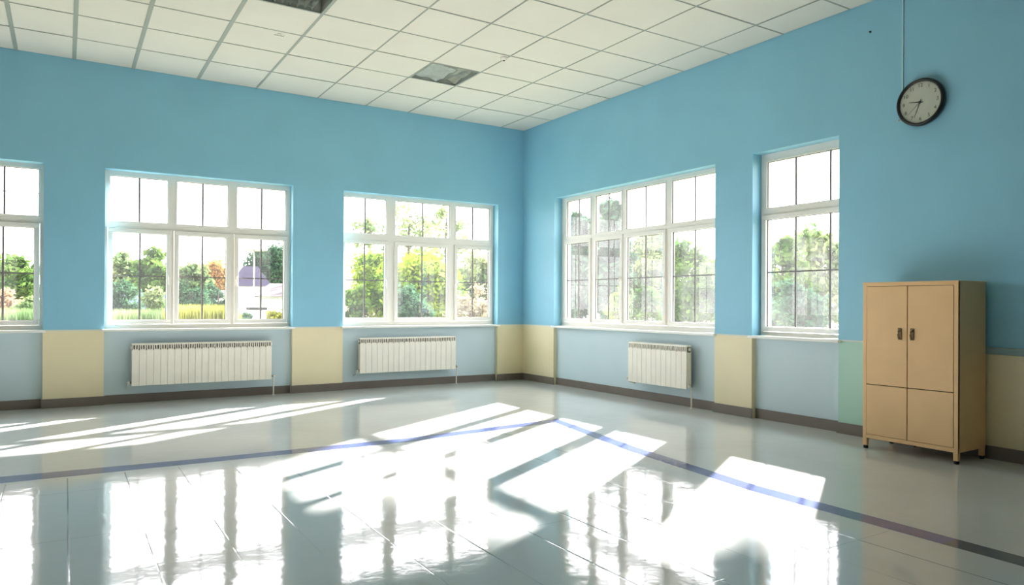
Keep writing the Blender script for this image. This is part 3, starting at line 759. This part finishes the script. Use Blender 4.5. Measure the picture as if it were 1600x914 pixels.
# view through the first full window
tree(195, 392, 40, 52, 'pale', 'pale rounded tree in the left light of the second window', 15)
tree(241, 380, 36, 50, 'green', 'taller bright green tree behind the first mullion of the second window', 16)
tree(297, 388, 38, 46, 'pale', 'pale green tree in the middle light of the second window', 17)
tree(336, 402, 56, 44, 'orange', 'autumn orange tree in the middle light of the second window', 18)
bush(297, 432, 28, 46, 'dark', 'dark dense shrub low in the middle light of the second window', 19)
bush(337, 434, 34, 34, 'dark', 'dark shrub above the white house end, second window', 20)
bush(190, 434, 29.5, 46, 'dark', 'dark shrub low in the left light of the second window', 21)
bush(238, 440, 25, 40, 'pale', 'pale shrub beside the blue-grey garden wall', 22)
tree(424, 378, 56, 60, 'dark', 'dark tree rising behind the slate roofed house', 23)
house(366, 416, 40, 447, 412, W_WHITE, R_SLATE, 'white house with dark slate roof in the second window', windows=2)
house(404, 470, 33, 463, 440, W_WHITE, R_GREY, 'low white house with pale grey roof in the second window', windows=2)
house(318, 362, 46, 461, 452, W_WHITE, R_GREY, 'small white outbuilding behind the dark shrub', windows=1)
# garden wall
a, b = ray(150, 456, 33), ray(262, 456, 33)
mb = MB().m(W_BLUE); uu = (b-a); uu.z = 0; nn = Vector((-uu.y, uu.x, 0)).normalized()*0.2
mb.prism([(a.x, a.y, GZ), (b.x, b.y, GZ), (b.x+nn.x, b.y+nn.y, GZ), (a.x+nn.x, a.y+nn.y, GZ)], (0, 0, 0), (0, 0, a.z-GZ))
cap = MB()
mb.build('garden_wall', loc=(a.x, a.y, GZ), label='blue-grey garden wall low in the left light of the second window', cat='garden wall')
cap.bm.free()
# patio umbrella
u0 = ray(397, 383, 30)
um = empty('patio_umbrella', (u0.x, u0.y, GZ), 'white patio umbrella above the slate roof, second window', 'umbrella')
mb = MB().m(W_WHITE); mb.lathe((u0.x, u0.y, u0.z), (0, 0, -1), [(0, 0.01), (0.03, 0.10), (0.16, 0.50), (0.20, 0.51), (0.21, 0.48), (0.05, 0.05)], 16); mb.build('canopy', parent=um)
mb = MB().m(M_TBAR); mb.tube([(u0.x, u0.y, GZ), (u0.x, u0.y, u0.z-0.02)], 0.025, 10); mb.build('pole', parent=um)
mb = MB().m(M_OUT); mb.lathe((u0.x, u0.y, GZ), (0, 0, 1), [(0, 0.28), (0.06, 0.27), (0.09, 0.06), (0.2, 0.05)], 20); mb.build('base', parent=um)
bush(425, 482, 24, 40, 'yellow', 'bright yellow shrub low in the right light of the second window', 24)
bush(384, 480, 22.4, 22, 'dark', 'small dark shrub beside the bin in the second window', 25)
q = ray(401, 480, 23)
bn = empty('wheeled_bin', (q.x, q.y, GZ), 'dark wheeled bin beside the yellow shrub', 'bin')
mb = MB().m(M_HOUSING); hh = q.z-GZ
pts = [(q.x-0.22, q.y-0.26, GZ+0.08), (q.x+0.22, q.y-0.26, GZ+0.08), (q.x+0.22, q.y+0.26, GZ+0.08), (q.x-0.22, q.y+0.26, GZ+0.08)]
mb.prism(pts, (0, 0, 0), (0, 0, hh-0.16)); mb.build('body', parent=bn)
mb = MB().m(M_RUBBER); mb.box(q.x-0.25, q.x+0.25, q.y-0.29, q.y+0.29, GZ+hh-0.08, GZ+hh, 0.02); mb.build('lid', parent=bn)
for sx in (-0.2, 0.2):
    mb = MB().m(M_RUBBER); mb.lathe((q.x+sx, q.y+0.2, GZ+0.1), (1, 0, 0), [(-0.02, 0.1), (0.02, 0.1)], 20); mb.build('wheel', parent=bn)
# long grass: nobody could count the blades
def grass(px0, px1, dist, top, depth, n, material, label, seed):
    rnd = random.Random(seed); V, Fc = [], []; a, b = ray(px0, top, dist), ray(px1, top, dist); Hh = a.z-GZ
    dirn = (b-a); dirn.z = 0; nn = Vector((-dirn.y, dirn.x, 0)).normalized()
    for _ in range(n):
        p = Vector((a.x, a.y, GZ))+dirn*rnd.random()+nn*rnd.uniform(0, depth); h = Hh*rnd.uniform(0.72, 1.06); an = rnd.uniform(0, 6.28); t = Vector((math.cos(an), math.sin(an), 0))*0.035
        tip = p+Vector((rnd.gauss(0, 0.12), rnd.gauss(0, 0.12), h)); i = len(V); V += [p-t, p+t, p.lerp(tip, 0.6)+t*0.8, tip, p.lerp(tip, 0.6)-t*0.8]; Fc.append((i, i+1, i+2, i+3, i+4))
    o = leaf_obj('tall_grass', (V, Fc), material, None, Vector((a.x, a.y, GZ))); o.location = (a.x, a.y, GZ)
    tag(o, label, 'grass', None, 'stuff')
grass(-60, 75, 21, 486, 2.0, 9000, LEAF['pale'], 'tall pale grass low in the window cut by the left edge', 30)
grass(150, 256, 21, 487, 1.0, 8000, LEAF['pale'], 'tall pale grass low in the left light of the second window', 31)
grass(272, 365, 19.5, 480, 1.0, 8000, LEAF['yellow'], 'tall yellow-green grass low in the middle light of the second window', 32)
# view through the window left of the corner
house(528, 606, 52, 414, 399, W_SAND, R_RED, 'red roofed house in the left light of the window by the corner', windows=3)
tree(590, 384, 27, 62, 'lime', 'yellow-green tree behind the mullion of the window by the corner', 40, leaf=0.11)
tree(655, 384, 25, 104, 'lime', 'broad yellow-green tree filling the middle light by the corner', 41, leaf=0.11, low=0.1)
tree(640, 306, 40, 90, 'pale', 'tall sparse tree whose twigs reach the upper middle light', 42, sparse=0.25, low=0.35)
tree(698, 302, 49, 64, 'pale', 'tall thin tree at the right of the upper middle light', 43, sparse=0.3, low=0.35)
tree(580, 318, 33, 60, 'pale', 'nearly bare tree with crooked branches, left light by the corner', 44, sparse=0.12, low=0.3)
bush(552, 434, 24, 44, 'green', 'green shrub low in the left light of the window by the corner', 45)
bush(640, 440, 22, 60, 'dark', 'dark shrub low in the middle light by the corner', 46)
tree(745, 392, 35, 66, 'pale', 'pale tree in the right light of the window by the corner', 47)
bush(738, 440, 23, 60, 'beige', 'faded beige shrub low in the right light by the corner', 48)
# view through the wide right-hand window
tree(905, 318, 33, 56, 'dark', 'tall dark tree in the first light of the wide right window', 50, leaf=0.17, sparse=1.8, low=0.1)
tree(957, 296, 25, 52, 'dark', 'tallest dark tree in the second light of the wide right window', 51, leaf=0.15, sparse=1.8, low=0.1)
bush(966, 432, 22, 34, 'lime', 'bright lime shrub low in the second light of the wide window', 52)
tree(1010, 350, 40, 84, 'pale', 'pale tree in the third light of the wide right window', 53, low=0.1)
tree(1078, 372, 26, 78, 'green', 'rounded green tree in the fourth light of the wide right window', 54, low=0.12)
tree(1118, 400, 44, 60, 'pale', 'pale tree beyond the right jamb of the wide window', 55, low=0.12)
bush(1010, 448, 21, 60, 'green', 'green shrub low in the third light of the wide window', 56)
# view through the narrow window
tree(1226, 352, 24, 72, 'green', 'green tree in the left half of the narrow window', 60, low=0.1)
tree(1282, 342, 26, 76, 'pale', 'taller pale tree in the right half of the narrow window', 61, low=0.1)
bush(1250, 432, 19, 80, 'dark', 'dark shrub low in the narrow right window', 62)

# trees added outside the right-hand wall; unseen crowns block sun from its window tops
def sun_blocking_tree(x, y, zb, zt, rx, kind, label, seed):
    rnd = random.Random(seed); base = Vector((x, y, GZ)); root = empty('tree', base, label, 'tree', 'garden trees beyond the windows')
    leaf_obj('foliage', foliage((x, y, (zb+zt)/2), rx, (zt-zb)/2, 90, 150, 0.15, rnd), LEAF[kind], root, base)
    mb = MB().m(BARK); H = zt-GZ
    mb.tube([base, base+Vector((0.03, 0.05, H*0.4)), base+Vector((-0.02, 0, H*0.95))], 0, 12, rads=[0.10, 0.075, 0.02])
    for k in range(16):
        an = rnd.uniform(0, 6.28); h = zb-GZ+rnd.uniform(-0.3, 0.5)*(zt-zb)*0.6; L_ = rx*rnd.uniform(0.6, 0.95); p0 = base+Vector((0, 0, h))
        mb.tube([p0, p0+Vector((math.cos(an)*L_*0.5, math.sin(an)*L_*0.5, L_*0.3)), p0+Vector((math.cos(an)*L_, math.sin(an)*L_, L_*0.5))], 0, 6, rads=[0.035, 0.02, 0.006])
    mb.build('trunk', parent=root)
sun_blocking_tree(8.0, 4.1, 7.15, 9.8, 1.15, 'green', 'added tree with unseen crown, blocking sun from the left part of the wide right window', 70)
sun_blocking_tree(8.6, 1.1, 7.45, 9.8, 1.15, 'green', 'added tree with unseen crown, blocking sun from the right part of the wide right window', 71)
sun_blocking_tree(8.8, -1.7, 6.75, 9.2, 1.15, 'green', 'added unseen tree blocking sun from the narrow right window', 72)
